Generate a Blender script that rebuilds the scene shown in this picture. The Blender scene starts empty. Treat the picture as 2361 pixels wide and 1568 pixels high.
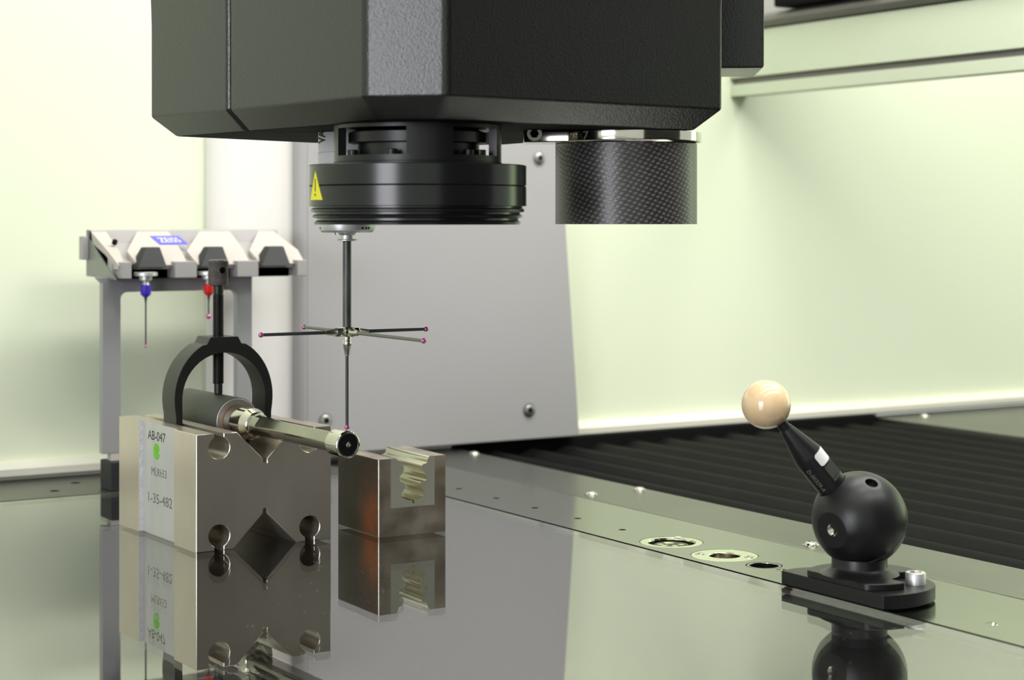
import bpy, bmesh, math, random
from math import sin, cos, pi, radians, atan2, sqrt
from mathutils import Vector, Matrix
random.seed(4)
sc = bpy.context.scene
COL = sc.collection

# ------------------------------------------------------------ camera, world, light, exposure
YAW = radians(31.6); FPX = 4200.0; CX = 1180.5; HOR = 510.0; HC = 190.0   # lengths are in millimetres below, 1 unit = 1 m
FX, FY = sin(YAW), cos(YAW); RX, RY = cos(YAW), -sin(YAW)
cd = bpy.data.cameras.new('camera'); cam = bpy.data.objects.new('camera', cd); COL.objects.link(cam)
cam.location = (0, 0, HC/1000); cam.rotation_euler = (pi/2, 0, -YAW)
cd.sensor_width = 36; cd.lens = FPX/2361*36; cd.shift_y = -274.0/2361
cd.clip_start = 0.01; cd.clip_end = 50
cd.dof.use_dof = True; cd.dof.focus_distance = 1.02; cd.dof.aperture_fstop = 11.5
sc.camera = cam
sc.view_settings.view_transform = 'Standard'; sc.view_settings.look = 'None'
sc.view_settings.gamma = 1; sc.view_settings.use_curve_mapping = False
sc.view_settings.exposure = 0.18
sc.cycles.use_denoising = True
sc.cycles.max_bounces = 10; sc.cycles.transmission_bounces = 8; sc.cycles.glossy_bounces = 6
sc.cycles.sample_clamp_indirect = 6
sc.cycles.caustics_reflective = False; sc.cycles.caustics_refractive = False
w = bpy.data.worlds.new('world'); sc.world = w; w.use_nodes = True
w.node_tree.nodes['Background'].inputs[0].default_value = (0.80, 0.86, 0.76, 1)
w.node_tree.nodes['Background'].inputs[1].default_value = 0.78

def area(name, loc, target, sx, sy, power, color):
    l = bpy.data.lights.new(name, 'AREA'); l.shape = 'RECTANGLE'; l.size = sx; l.size_y = sy; l.energy = power; l.color = color
    o = bpy.data.objects.new(name, l); COL.objects.link(o); o.location = loc
    o.rotation_euler = (Vector(target)-Vector(loc)).to_track_quat('-Z', 'Y').to_euler()
    return o
for i, lx in enumerate((-0.3, 0.75, 1.8)):
    for j, ly in enumerate((-0.35, 0.45)):
        area('ceiling_lamp', (lx, ly, 1.9), (lx, ly+0.55, 0.2), 0.9, 0.16, (2.5, 8.0, 8.0)[i], (1.0, 0.985, 0.93))
area('window_daylight', (-1.45, -0.25, 0.42), (0.5, 0.85, 0.25), 0.75, 0.75, 16.5, (0.93, 0.93, 1.0))

area('side_fill_light', (2.7, 0.85, 0.35), (1.0, 1.33, 0.2), 0.6, 0.8, 3.0, (0.72, 1.0, 0.48))  # unseen fill light, added to tint the right of the wall green
area('wall_fill_light', (1.10, 0.93, 1.0), (1.10, 1.33, 0.15), 1.7, 0.08, 8, (1.0, 1.0, 0.94))  # unseen fill light, added to brighten the back wall evenly
area('gap_fill_light', (0.84, 0.80, 0.60), (1.08, 1.33, 0.22), 0.40, 0.06, 1.7, (1.0, 1.0, 0.93))  # second unseen fill, added for the wall between head and beam

def W(lat, dep, z=0.0): return Vector((dep*FX+lat*RX, dep*FY+lat*RY, z))
def P(px, py, z=0.0):
    dep = FPX*(HC-z)/(py-HOR); return W((px-CX)/FPX*dep, dep, z)

# ------------------------------------------------------------ materials
def mat(name, col, rough=0.5, metal=0.0, spec=0.5, bump=0.0, bscale=200.0, var=0.0, vscale=20.0, trans=0.0, ior=1.5, rvar=0.0,
        stretch=(1, 1, 1), coat=0.0, sss=0.0, col2=None, detail=4.0, emis=None, bdist=0.0002, vlo=0.35, vhi=0.65):
    m = bpy.data.materials.new(name); m.use_nodes = True; nt = m.node_tree; b = nt.nodes['Principled BSDF']
    b.inputs['Base Color'].default_value = (*col, 1); b.inputs['Roughness'].default_value = rough
    b.inputs['Metallic'].default_value = metal; b.inputs['Specular IOR Level'].default_value = spec
    b.inputs['IOR'].default_value = ior; b.inputs['Transmission Weight'].default_value = trans
    b.inputs['Coat Weight'].default_value = coat; b.inputs['Coat Roughness'].default_value = 0.03
    if sss: b.inputs['Subsurface Weight'].default_value = sss; b.inputs['Subsurface Scale'].default_value = 0.004
    if var or bump or rvar or col2:
        tc = nt.nodes.new('ShaderNodeTexCoord'); mp = nt.nodes.new('ShaderNodeMapping'); mp.inputs['Scale'].default_value = stretch
        nt.links.new(tc.outputs['Object'], mp.inputs[0])
    if var or rvar or col2:
        n = nt.nodes.new('ShaderNodeTexNoise'); n.inputs['Scale'].default_value = vscale; n.inputs['Detail'].default_value = detail
        nt.links.new(mp.outputs[0], n.inputs['Vector'])
        mr = nt.nodes.new('ShaderNodeMapRange'); mr.inputs[1].default_value = vlo; mr.inputs[2].default_value = vhi
        nt.links.new(n.outputs[0], mr.inputs[0])
        if var or col2:
            mx = nt.nodes.new('ShaderNodeMix'); mx.data_type = 'RGBA'
            c2 = col2 if col2 else tuple(c*(1-var) for c in col)
            mx.inputs['A'].default_value = (*c2, 1); mx.inputs['B'].default_value = (*col, 1)
            nt.links.new(mr.outputs[0], mx.inputs['Factor']); nt.links.new(mx.outputs['Result'], b.inputs['Base Color'])
        if rvar:
            r2 = nt.nodes.new('ShaderNodeMapRange'); r2.inputs[3].default_value = max(0, rough-rvar); r2.inputs[4].default_value = rough+rvar
            nt.links.new(mr.outputs[0], r2.inputs[0]); nt.links.new(r2.outputs[0], b.inputs['Roughness'])
    if bump:
        n2 = nt.nodes.new('ShaderNodeTexNoise'); n2.inputs['Scale'].default_value = bscale; n2.inputs['Detail'].default_value = 3
        nt.links.new(mp.outputs[0], n2.inputs['Vector'])
        bp = nt.nodes.new('ShaderNodeBump'); bp.inputs['Strength'].default_value = bump; bp.inputs['Distance'].default_value = bdist
        nt.links.new(n2.outputs[0], bp.inputs['Height']); nt.links.new(bp.outputs[0], b.inputs['Normal'])
    return m

MT = {}
MT['wall'] = mat('cream_panel_paint', (0.79, 0.84, 0.655), 0.45, var=0.02, vscale=2)
MT['rim'] = mat('cream_rim_paint', (0.72, 0.69, 0.60), 0.4)
MT['column'] = mat('white_column_paint', (0.80, 0.77, 0.74), 0.5)
MT['greypanel'] = mat('light_grey_sheet', (0.39, 0.378, 0.385), 0.5, var=0.03, vscale=4, bump=0.1, bscale=900)
MT['beam'] = mat('pale_green_sheet', (0.56, 0.61, 0.48), 0.4, var=0.05, vscale=5, bump=0.08, bscale=400)
MT['beamtrim'] = mat('grey_extrusion', (0.16, 0.145, 0.14), 0.45)
MT['floor'] = mat('grey_floor', (0.12, 0.12, 0.11), 0.6, var=0.2, vscale=3)
MT['blocker'] = mat('dark_blocker_paint', (0.045, 0.045, 0.047), 0.7, spec=0.2)  # for the unseen light blocker behind the camera
MT['glass'] = mat('table_glass', (1, 1, 1), 0.0, trans=1.0, ior=1.9)
MT['under'] = mat('dark_table_core', (0.012, 0.012, 0.012), 0.6, spec=0.1)
MT['strip'] = mat('satin_side_plate', (0.56, 0.57, 0.53), 0.13, metal=1.0, bump=0.05, bscale=1500, var=0.03, vscale=30)
MT['strip'].node_tree.nodes['Principled BSDF'].inputs['Specular Tint'].default_value = (0.70, 0.71, 0.68, 1)
MT['strip2'] = mat('matt_edge_plate', (0.62, 0.63, 0.60), 0.26, metal=1.0, bump=0.1, bscale=900, var=0.08, vscale=12)
MT['strip2'].node_tree.nodes['Principled BSDF'].inputs['Specular Tint'].default_value = (0.40, 0.405, 0.385, 1)
MT['black'] = mat('black_anodised', (0.008, 0.008, 0.009), 0.36, spec=0.40, bump=0.15, bscale=2500)
MT['blackgloss'] = mat('black_smooth', (0.008, 0.008, 0.009), 0.22, spec=0.5, bump=0.03, bscale=300, stretch=(1, 1, 8))
MT['blackdull'] = mat('black_dull', (0.006, 0.006, 0.006), 0.8, spec=0.08)
MT['head'] = mat('black_powder_coat', (0.005, 0.005, 0.0047), 0.31, spec=0.72, bump=0.55, bscale=900, bdist=0.0003)
MT['fabric'] = mat('bellows_fabric', (0.005, 0.005, 0.005), 0.55, spec=0.06, bump=0.6, bscale=1400, bdist=0.0003, var=0.3, vscale=30)
MT['steel'] = mat('ground_steel', (0.74, 0.66, 0.58), 0.32, metal=0.85, col2=(0.63, 0.56, 0.49), vscale=30, rvar=0.02, bump=0.12, bscale=700, stretch=(1, 1, 0.4), detail=5, vlo=0.25, vhi=0.75)
MT['steelmat'] = mat('matt_ground_steel', (0.70, 0.69, 0.69), 0.5, metal=0.55, var=0.10, vscale=60, bump=0.25, bscale=800, stretch=(1, 1, 0.25))
MT['brownsteel'] = mat('browned_steel', (0.74, 0.64, 0.55), 0.35, metal=1.0, col2=(0.54, 0.43, 0.35), vscale=60, bump=0.2, bscale=900, rvar=0.05)
MT['rust'] = mat('heat_tinted_steel', (0.30, 0.24, 0.22), 0.32, metal=1.0, col2=(0.32, 0.10, 0.04), vscale=22, vlo=0.45, vhi=0.75, bump=0.15, bscale=700)
MT['insert'] = mat('bright_insert_steel', (0.84, 0.82, 0.70), 0.34, metal=0.8, var=0.08, vscale=50, bump=0.15, bscale=1500)
MT['insertgroove'] = mat('polished_profile_steel', (0.72, 0.70, 0.56), 0.16, metal=1.0)
MT['stepwhite'] = mat('frosted_bright_step', (0.92, 0.91, 0.93), 0.5, metal=0.1, var=0.2, vscale=500)
MT['edge'] = mat('bright_edge_steel', (0.85, 0.84, 0.82), 0.35, metal=1.0)
MT['oxide'] = mat('black_oxide_steel', (0.016, 0.016, 0.015), 0.40, spec=0.5, bump=0.3, bscale=600, var=0.3, vscale=40)
MT['chrome'] = mat('polished_steel', (0.66, 0.62, 0.56), 0.10, metal=1.0, var=0.10, vscale=60)
MT['pinshaft'] = mat('lapped_pin_steel', (0.36, 0.35, 0.29), 0.14, metal=1.0, var=0.15, vscale=70)
MT['ringface'] = mat('dull_ring_steel', (0.48, 0.44, 0.42), 0.45, metal=0.9, var=0.1, vscale=90)
MT['stain'] = mat('rust_stain', (0.30, 0.10, 0.015), 0.5, metal=0.4, var=0.4, vscale=300)
MT['alu'] = mat('satin_aluminium', (0.66, 0.66, 0.66), 0.42, metal=0.75, bump=0.1, bscale=2000)
MT['aludark'] = mat('dull_aluminium', (0.48, 0.47, 0.45), 0.42, metal=1.0)
MT['nickel'] = mat('nickel_connector', (0.62, 0.60, 0.54), 0.18, metal=1.0)
MT['shaft'] = mat('dark_grey_shaft', (0.045, 0.045, 0.048), 0.45, spec=0.6, bump=0.2, bscale=1500)
MT['shaftpale'] = mat('grey_green_shaft', (0.17, 0.18, 0.15), 0.45)
MT['ruby'] = mat('ruby', (0.50, 0.003, 0.25), 0.04, spec=0.9, coat=0.6, ior=1.76)
MT['ceramic'] = mat('cream_ceramic', (0.97, 0.70, 0.42), 0.12, spec=0.6, coat=0.5, sss=0.15)
MT['yellow'] = mat('yellow_label', (0.88, 0.80, 0.01), 0.5)
MT['ink'] = mat('black_ink', (0.01, 0.01, 0.01), 0.6)
MT['greyink'] = mat('engraved_grey', (0.16, 0.155, 0.15), 0.6)
MT['paleink'] = mat('laser_marking', (0.22, 0.21, 0.20), 0.6)
MT['white'] = mat('white_label', (0.80, 0.78, 0.80), 0.5)
MT['green'] = mat('green_sticker', (0.22, 0.78, 0.02), 0.5, var=0.5, vscale=900)
MT['blue'] = mat('blue_holder', (0.055, 0.03, 0.55), 0.4)
MT['red'] = mat('red_holder', (0.75, 0.01, 0.01), 0.4)
MT['bluelabel'] = mat('blue_label', (0.10, 0.09, 0.75), 0.45)
MT['rackcream'] = mat('rack_cream_paint', (0.50, 0.445, 0.42), 0.5)
MT['rackgrey'] = mat('rack_pale_grey', (0.37, 0.35, 0.35), 0.5)
MT['frame'] = mat('rack_grey_frame', (0.36, 0.355, 0.37), 0.4, metal=0.3)
MT['rackside'] = mat('rack_side_grey', (0.20, 0.22, 0.19), 0.35, spec=0.5)
MT['rackblack'] = mat('rack_black_plastic', (0.018, 0.019, 0.022), 0.55, spec=0.3)
MT['probewhite'] = mat('probe_white_paint', (0.60, 0.60, 0.62), 0.4)
MT['socketring'] = mat('pale_brass_ring', (0.82, 0.86, 0.62), 0.12, metal=1.0)
MT['contact'] = mat('gold_contact', (0.85, 0.82, 0.45), 0.15, metal=1.0)
MT['knurl'] = mat('knurled_grey_steel', (0.10, 0.105, 0.09), 0.42, metal=0.7, spec=0.6)

def pattern_bump(m, kind, pitch, depth):
    """knurl / fine rings as relief, in cylinder coordinates of the object (axis = local Z of the mapping)"""
    nt = m.node_tree; b = nt.nodes['Principled BSDF']
    tc = nt.nodes.new('ShaderNodeTexCoord'); sp = nt.nodes.new('ShaderNodeSeparateXYZ'); nt.links.new(tc.outputs['UV'], sp.inputs[0])
    def mth(op, a, c=None):
        n = nt.nodes.new('ShaderNodeMath'); n.operation = op
        for k, v in enumerate((a, c)):
            if v is None: continue
            if isinstance(v, (int, float)): n.inputs[k].default_value = v
            else: nt.links.new(v, n.inputs[k])
        return n.outputs[0]
    u, v = sp.outputs[0], sp.outputs[1]
    q = 2*pi/pitch
    if kind == 'diamond':
        a = mth('SINE', mth('MULTIPLY', mth('ADD', u, v), q)); c = mth('SINE', mth('MULTIPLY', mth('SUBTRACT', u, v), q))
        h = mth('MINIMUM', mth('ABSOLUTE', a), mth('ABSOLUTE', c))
    else:
        a = mth('SINE', mth('MULTIPLY', u, q)); c = mth('SINE', mth('MULTIPLY', v, q)); h = mth('MULTIPLY', a, c)
    hr = nt.nodes.new('ShaderNodeMapRange'); hr.inputs[1].default_value = 0.0 if kind == 'diamond' else -0.7; hr.inputs[2].default_value = 0.8
    nt.links.new(h, hr.inputs[0]); cm = nt.nodes.new('ShaderNodeMix'); cm.data_type = 'RGBA'; bc_ = b.inputs['Base Color'].default_value
    cm.inputs['A'].default_value = (bc_[0]*.3, bc_[1]*.3, bc_[2]*.3, 1); cm.inputs['B'].default_value = (bc_[0]*1.7, bc_[1]*1.7, bc_[2]*1.7, 1)
    nt.links.new(hr.outputs[0], cm.inputs['Factor']); nt.links.new(cm.outputs['Result'], b.inputs['Base Color'])
    bp = nt.nodes.new('ShaderNodeBump'); bp.inputs['Strength'].default_value = 1.0; bp.inputs['Distance'].default_value = depth
    nt.links.new(h, bp.inputs['Height']); nt.links.new(bp.outputs[0], b.inputs['Normal'])
    return m
MT['knurlknob'] = mat('knurled_knob_steel', (0.12, 0.105, 0.10), 0.36, metal=0.7, spec=0.6)
pattern_bump(MT['knurl'], 'grid', 0.9, 0.00012)

def tinted_side():
    m = mat('heat_tinted_side', (0.16, 0.155, 0.13), 0.30, metal=1.0, spec=0.5, bump=0.15, bscale=700, var=0.25, vscale=30)
    nt = m.node_tree; b = nt.nodes['Principled BSDF']; src = b.inputs['Base Color'].links[0].from_socket
    tc = nt.nodes.new('ShaderNodeTexCoord'); sp = nt.nodes.new('ShaderNodeSeparateXYZ'); nt.links.new(tc.outputs['Object'], sp.inputs[0])
    nz = nt.nodes.new('ShaderNodeTexNoise'); nz.inputs['Scale'].default_value = 45; nz.inputs['Detail'].default_value = 5; nt.links.new(tc.outputs['Object'], nz.inputs['Vector'])
    def mr(sock, a, c, lo, hi):
        n = nt.nodes.new('ShaderNodeMapRange'); n.interpolation_type = 'SMOOTHSTEP'
        for k, v in ((1, a), (2, c), (3, lo), (4, hi)): n.inputs[k].default_value = v
        nt.links.new(sock, n.inputs[0]); return n.outputs[0]
    def mul(a, c):
        n = nt.nodes.new('ShaderNodeMath'); n.operation = 'MULTIPLY'; nt.links.new(a, n.inputs[0]); nt.links.new(c, n.inputs[1]); return n.outputs[0]
    f = mul(mul(mr(sp.outputs[1], 0.004, 0.032, 1, 0), mr(sp.outputs[2], 0.006, 0.046, 1, 0.12)), mr(nz.outputs[0], 0.3, 0.62, 0.35, 1))
    mx = nt.nodes.new('ShaderNodeMix'); mx.data_type = 'RGBA'; mx.inputs['B'].default_value = (0.80, 0.28, 0.12, 1)
    nt.links.new(src, mx.inputs['A']); nt.links.new(f, mx.inputs['Factor']); nt.links.new(mx.outputs['Result'], b.inputs['Base Color'])
    return m
MT['rust'] = tinted_side()
def carbon():
    m = mat('carbon_fibre_twill', (0.03, 0.03, 0.03), 0.35, coat=0.0, spec=0.6); nt = m.node_tree; b = nt.nodes['Principled BSDF']
    tc = nt.nodes.new('ShaderNodeTexCoord'); sp = nt.nodes.new('ShaderNodeSeparateXYZ'); nt.links.new(tc.outputs['UV'], sp.inputs[0])
    def mth(op, a, c=None):
        n = nt.nodes.new('ShaderNodeMath'); n.operation = op
        for k, v in enumerate((a, c)):
            if v is None: continue
            if isinstance(v, (int, float)): n.inputs[k].default_value = v
            else: nt.links.new(v, n.inputs[k])
        return n.outputs[0]
    nz = nt.nodes.new('ShaderNodeTexNoise'); nz.inputs['Scale'].default_value = 0.5; nt.links.new(tc.outputs['UV'], nz.inputs['Vector'])
    wob = mth('MULTIPLY', mth('SUBTRACT', nz.outputs[0], 0.5), 0.5)
    ca, sa = cos(radians(52)), sin(radians(52))
    al = mth('ADD', mth('MULTIPLY', sp.outputs[0], ca), mth('MULTIPLY', sp.outputs[1], sa))       # along the rows
    ac = mth('SUBTRACT', mth('MULTIPLY', sp.outputs[1], ca), mth('MULTIPLY', sp.outputs[0], sa))  # across the rows
    vi = mth('ADD', mth('DIVIDE', ac, 2.7), wob); row = mth('FLOOR', vi)
    ui = mth('ADD', mth('ADD', mth('DIVIDE', al, 2.5), mth('MULTIPLY', row, 0.37)), mth('MULTIPLY', mth('FRACT', vi), 0.45))
    fu = mth('SINE', mth('MULTIPLY', mth('FRACT', ui), pi)); fv = mth('SINE', mth('MULTIPLY', mth('FRACT', vi), pi))
    h = mth('POWER', mth('MULTIPLY', fu, fv), 1.6)
    mx = nt.nodes.new('ShaderNodeMix'); mx.data_type = 'RGBA'; mx.inputs['A'].default_value = (0.022, 0.020, 0.019, 1); mx.inputs['B'].default_value = (0.17, 0.16, 0.165, 1)
    nt.links.new(h, mx.inputs['Factor'])
    n3 = nt.nodes.new('ShaderNodeTexNoise'); n3.inputs['Scale'].default_value = 1.1; nt.links.new(tc.outputs['UV'], n3.inputs['Vector'])
    mr = nt.nodes.new('ShaderNodeMapRange'); mr.inputs[1].default_value = 0.62; mr.inputs[2].default_value = 0.75; nt.links.new(n3.outputs[0], mr.inputs[0])
    m2 = nt.nodes.new('ShaderNodeMix'); m2.data_type = 'RGBA'; m2.inputs['B'].default_value = (0.22, 0.11, 0.05, 1)
    nt.links.new(mr.outputs[0], m2.inputs['Factor']); nt.links.new(mx.outputs['Result'], m2.inputs['A'])
    nt.links.new(m2.outputs['Result'], b.inputs['Base Color'])
    bp = nt.nodes.new('ShaderNodeBump'); bp.inputs['Strength'].default_value = 0.35; bp.inputs['Distance'].default_value = 0.0002
    nt.links.new(h, bp.inputs['Height']); nt.links.new(bp.outputs[0], b.inputs['Normal'])
    return m
MT['carbon'] = carbon()
MT['carbonshaft'] = mat('carbon_shaft', (0.13, 0.13, 0.135), 0.35, col2=(0.025, 0.025, 0.027), vscale=350, stretch=(1, 1, 0.12), spec=0.6, bump=0.2, bscale=600)

# ------------------------------------------------------------ mesh helpers (millimetres)
class G:
    def __init__(s): s.bev = False; s.bm = bmesh.new(); s.uv = s.bm.loops.layers.uv.new('UVMap')
    def faces(s, vs, fs):
        v = [s.bm.verts.new(p) for p in vs]
        for f in fs:
            try: s.bm.faces.new([v[i] for i in f])
            except ValueError: pass
        return v
    def box(s, x0, x1, y0, y1, z0, z1):
        s.faces([(x0,y0,z0),(x1,y0,z0),(x1,y1,z0),(x0,y1,z0),(x0,y0,z1),(x1,y0,z1),(x1,y1,z1),(x0,y1,z1)],
                [(3,2,1,0),(4,5,6,7),(0,1,5,4),(1,2,6,5),(2,3,7,6),(3,0,4,7)]); return s
    def prism(s, poly, a, b, axis='z'):
        """poly: 2d points; extruded from a to b. axis z: (x,y)->(x,y,*); y: (x,z); x: (y,z)"""
        def mk(p, h): return (p[0], p[1], h) if axis == 'z' else ((p[0], h, p[1]) if axis == 'y' else (h, p[0], p[1]))
        n = len(poly); vs = [mk(p, a) for p in poly]+[mk(p, b) for p in poly]
        s.faces(vs, [tuple(range(n))[::-1], tuple(range(n, 2*n))]+[(i, (i+1) % n, n+(i+1) % n, n+i) for i in range(n)]); return s
    def loft(s, rings, cap=True):
        n = len(rings[0]); vs = [p for r in rings for p in r]; fs = []
        for k in range(len(rings)-1):
            for i in range(n): fs.append((k*n+i, k*n+(i+1) % n, (k+1)*n+(i+1) % n, (k+1)*n+i))
        if cap: fs += [tuple(range(n))[::-1], tuple(range((len(rings)-1)*n, len(rings)*n))]
        s.faces(vs, fs); return s
    def lathe(s, prof, o=(0, 0, 0), d=(0, 0, 1), seg=48, clamp=None, closed=False, a0=0.0, a1=2*pi):
        """prof: (r, h) along axis d from o; clamp(u, v, h)->(u, v) may flatten"""
        d = Vector(d).normalized(); up = Vector((0, 0, 1)) if abs(d.z) < 0.9 else Vector((0, -1, 0))
        e1 = up.cross(d).normalized(); e2 = d.cross(e1); o = Vector(o)
        rings = []
        for r, h in prof:
            if r < 1e-6: rings.append([s.bm.verts.new(o+d*h)]); continue
            ring = []
            for i in range(seg):
                a = 2*pi*i/seg; u, v = r*cos(a), r*sin(a)
                if clamp: u, v = clamp(u, v, h)
                ring.append(s.bm.verts.new(o+e1*u+e2*v+d*h))
            rings.append(ring)
        if closed: rings.append(rings[0])
        for k in range(len(rings)-1):
            A, B = rings[k], rings[k+1]; h0, h1 = prof[k][1], prof[(k+1) % len(prof)][1]; rr = max(prof[k][0], prof[(k+1) % len(prof)][0])
            for i in range(seg):
                j = (i+1) % seg
                try:
                    if len(A) == 1 and len(B) == 1: break
                    if len(A) == 1: f = s.bm.faces.new((A[0], B[j], B[i])); us = [(i+.5, h0), (i+1, h1), (i, h1)]
                    elif len(B) == 1: f = s.bm.faces.new((A[i], A[j], B[0])); us = [(i, h0), (i+1, h0), (i+.5, h1)]
                    else: f = s.bm.faces.new((A[i], A[j], B[j], B[i])); us = [(i, h0), (i+1, h0), (i+1, h1), (i, h1)]
                except ValueError: continue
                for lp, (ui, hh) in zip(f.loops, us): lp[s.uv].uv = (2*pi*ui/seg*rr, hh)
        return s
    def cyl(s, p0, p1, r0, r1=None, seg=32, **k):
        p0, p1 = Vector(p0), Vector(p1); r1 = r0 if r1 is None else r1; L = (p1-p0).length
        return s.lathe([(0, 0), (r0, 0), (r1, L), (0, L)], p0, p1-p0, seg, **k)
    def sphere(s, c, r, seg=32):
        n = seg//2; return s.lathe([(r*sin(pi*i/n), -r*cos(pi*i/n)) for i in range(n+1)], c, (0, 0, 1), seg)
    def cut(s, co, no):
        r = bmesh.ops.bisect_plane(s.bm, geom=s.bm.verts[:]+s.bm.edges[:]+s.bm.faces[:], plane_co=co, plane_no=no, clear_outer=True)
        ed = [e for e in r['geom_cut'] if isinstance(e, bmesh.types.BMEdge)]
        bmesh.ops.holes_fill(s.bm, edges=ed, sides=0); return s
    def bevel(s, wd, seg=2, ang=35, sel=None):
        s.bev = True; s.bm.normal_update()
        es = [e for e in s.bm.edges if len(e.link_faces) == 2 and e.calc_face_angle(0) > radians(ang) and (sel is None or sel(e))]
        bmesh.ops.bevel(s.bm, geom=es, offset=wd, segments=seg, profile=0.5, affect='EDGES', clamp_overlap=True); return s

LOC = {}
def obj(name, g, m, parent=None, label=None, fix=True, ang=40, local=False, kind=None):
    bm = g.bm
    off = Vector((0, 0, 0))
    if parent is not None and not local: off = LOC.get(parent.name, Vector((0, 0, 0)))
    if fix: bmesh.ops.recalc_face_normals(bm, faces=bm.faces[:])
    bmesh.ops.translate(bm, verts=bm.verts[:], vec=-off); bmesh.ops.scale(bm, verts=bm.verts[:], vec=(0.001,)*3)
    for f in bm.faces: f.smooth = True
    bm.normal_update()
    for e in bm.edges:
        e.smooth = not (len(e.link_faces) != 2 or e.calc_face_angle(0) > radians(ang))
    me = bpy.data.meshes.new(name); bm.to_mesh(me); bm.free()
    me.materials.append(MT[m] if isinstance(m, str) else m)
    o = bpy.data.objects.new(name, me); COL.objects.link(o)
    if parent is not None: o.parent = parent
    if g.bev:
        wn = o.modifiers.new('face_weight', 'WEIGHTED_NORMAL'); wn.keep_sharp = True; wn.weight = 100
    LOC[o.name] = off
    if label: o['label'] = label
    if kind: o['kind'] = kind
    return o
def thing(name, label, cat, loc=(0, 0, 0), rz=0.0, group=None, rotated=False):
    e = bpy.data.objects.new(name, None); COL.objects.link(e); e.empty_display_size = 0.01
    e.location = Vector(loc)*0.001; e.rotation_euler = (0, 0, rz)
    LOC[e.name] = Vector((0, 0, 0)) if rz else Vector(loc)
    e['label'] = label; e['category'] = cat
    if group: e['group'] = group
    return e
def tag(o, label, cat, group=None):
    o['label'] = label; o['category'] = cat
    if group: o['group'] = group
    return o
def structure(o, label=None):
    o['kind'] = 'structure'
    if label: o['label'] = label
    return o
def text_geo(txt, wd, ht, place, bold=0.0, depth=0.06, cuts=0):
    """text scaled into wd x ht (mm), centred, extruded by depth; place(x, y, n)->Vector"""
    c = bpy.data.curves.new('t', 'FONT'); c.body = txt; c.size = 1; c.extrude = 0.01; c.offset = bold; c.resolution_u = 3
    o = bpy.data.objects.new('t', c); COL.objects.link(o); bpy.context.view_layer.update()
    me = o.evaluated_get(bpy.context.evaluated_depsgraph_get()).to_mesh()
    xs = [v.co.x for v in me.vertices]; ys = [v.co.y for v in me.vertices]
    x0, x1, y0, y1 = min(xs), max(xs), min(ys), max(ys); g = G()
    vs = None
    g.faces([(((v.co.x-x0)/(x1-x0)-.5)*wd, ((v.co.y-y0)/(y1-y0)-.5)*ht, depth if v.co.z > 0 else 0.0) for v in me.vertices], [tuple(p.vertices) for p in me.polygons])
    bmesh.ops.remove_doubles(g.bm, verts=g.bm.verts[:], dist=1e-5)
    if cuts:
        bmesh.ops.triangulate(g.bm, faces=g.bm.faces[:])
        for _ in range(cuts):
            bmesh.ops.subdivide_edges(g.bm, edges=[e for e in g.bm.edges if e.calc_length() > 0.9], cuts=1)
            bmesh.ops.triangulate(g.bm, faces=g.bm.faces[:])
    for v in g.bm.verts: v.co = place(v.co.x, v.co.y, v.co.z)
    o.to_mesh_clear(); bpy.data.objects.remove(o); bpy.data.curves.remove(c)
    return g
def carve(o, g):
    """cut the shape g (in the object's own millimetre frame) out of o, applied at once"""
    bm = g.bm; bmesh.ops.recalc_face_normals(bm, faces=bm.faces[:])
    bmesh.ops.translate(bm, verts=bm.verts[:], vec=-LOC[o.name]); bmesh.ops.scale(bm, verts=bm.verts[:], vec=(0.001,)*3)
    me = bpy.data.meshes.new('cut'); bm.to_mesh(me); bm.free(); c = bpy.data.objects.new('cut', me); COL.objects.link(c); c.parent = o.parent
    m = o.modifiers.new('b', 'BOOLEAN'); m.object = c; m.operation = 'DIFFERENCE'; m.solver = 'EXACT'
    bpy.context.view_layer.update(); ev = o.evaluated_get(bpy.context.evaluated_depsgraph_get())
    nm = bpy.data.meshes.new_from_object(ev); o.modifiers.remove(m); o.data = nm; bpy.data.objects.remove(c)
def arcpts(cx, cy, r, a0, a1, n): return [(cx+r*cos(radians(a0+(a1-a0)*i/n)), cy+r*sin(radians(a0+(a1-a0)*i/n))) for i in range(n+1)]

# ------------------------------------------------------------ setting: floor, back wall, beam, column
structure(obj('floor', G().box(-3000, 4000, -3000, 3000, -920, -900), 'floor'), 'grey room floor under the machine')
structure(obj('dark_blocker', G().box(100, 5000, -2420, -2300, -900, 3200), 'blocker'), 'unseen dark wall added behind the camera to darken reflections')  # added out of view so the front of the head reflects dark
wb = structure(obj('wall_back', G().box(-1800, 2600, 1332, 1352, 14, 1500), 'wall'), 'cream machine housing wall behind the table')
g = G().prism([(1322, 4), (1322, 9), (1325, 12.5), (1332, 14), (1352, 14), (1352, 2), (1324, 2)], -1800, 2600, 'x')
obj('rim', g, 'rim', wb, 'bright cream rim along the foot of the wall')
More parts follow.
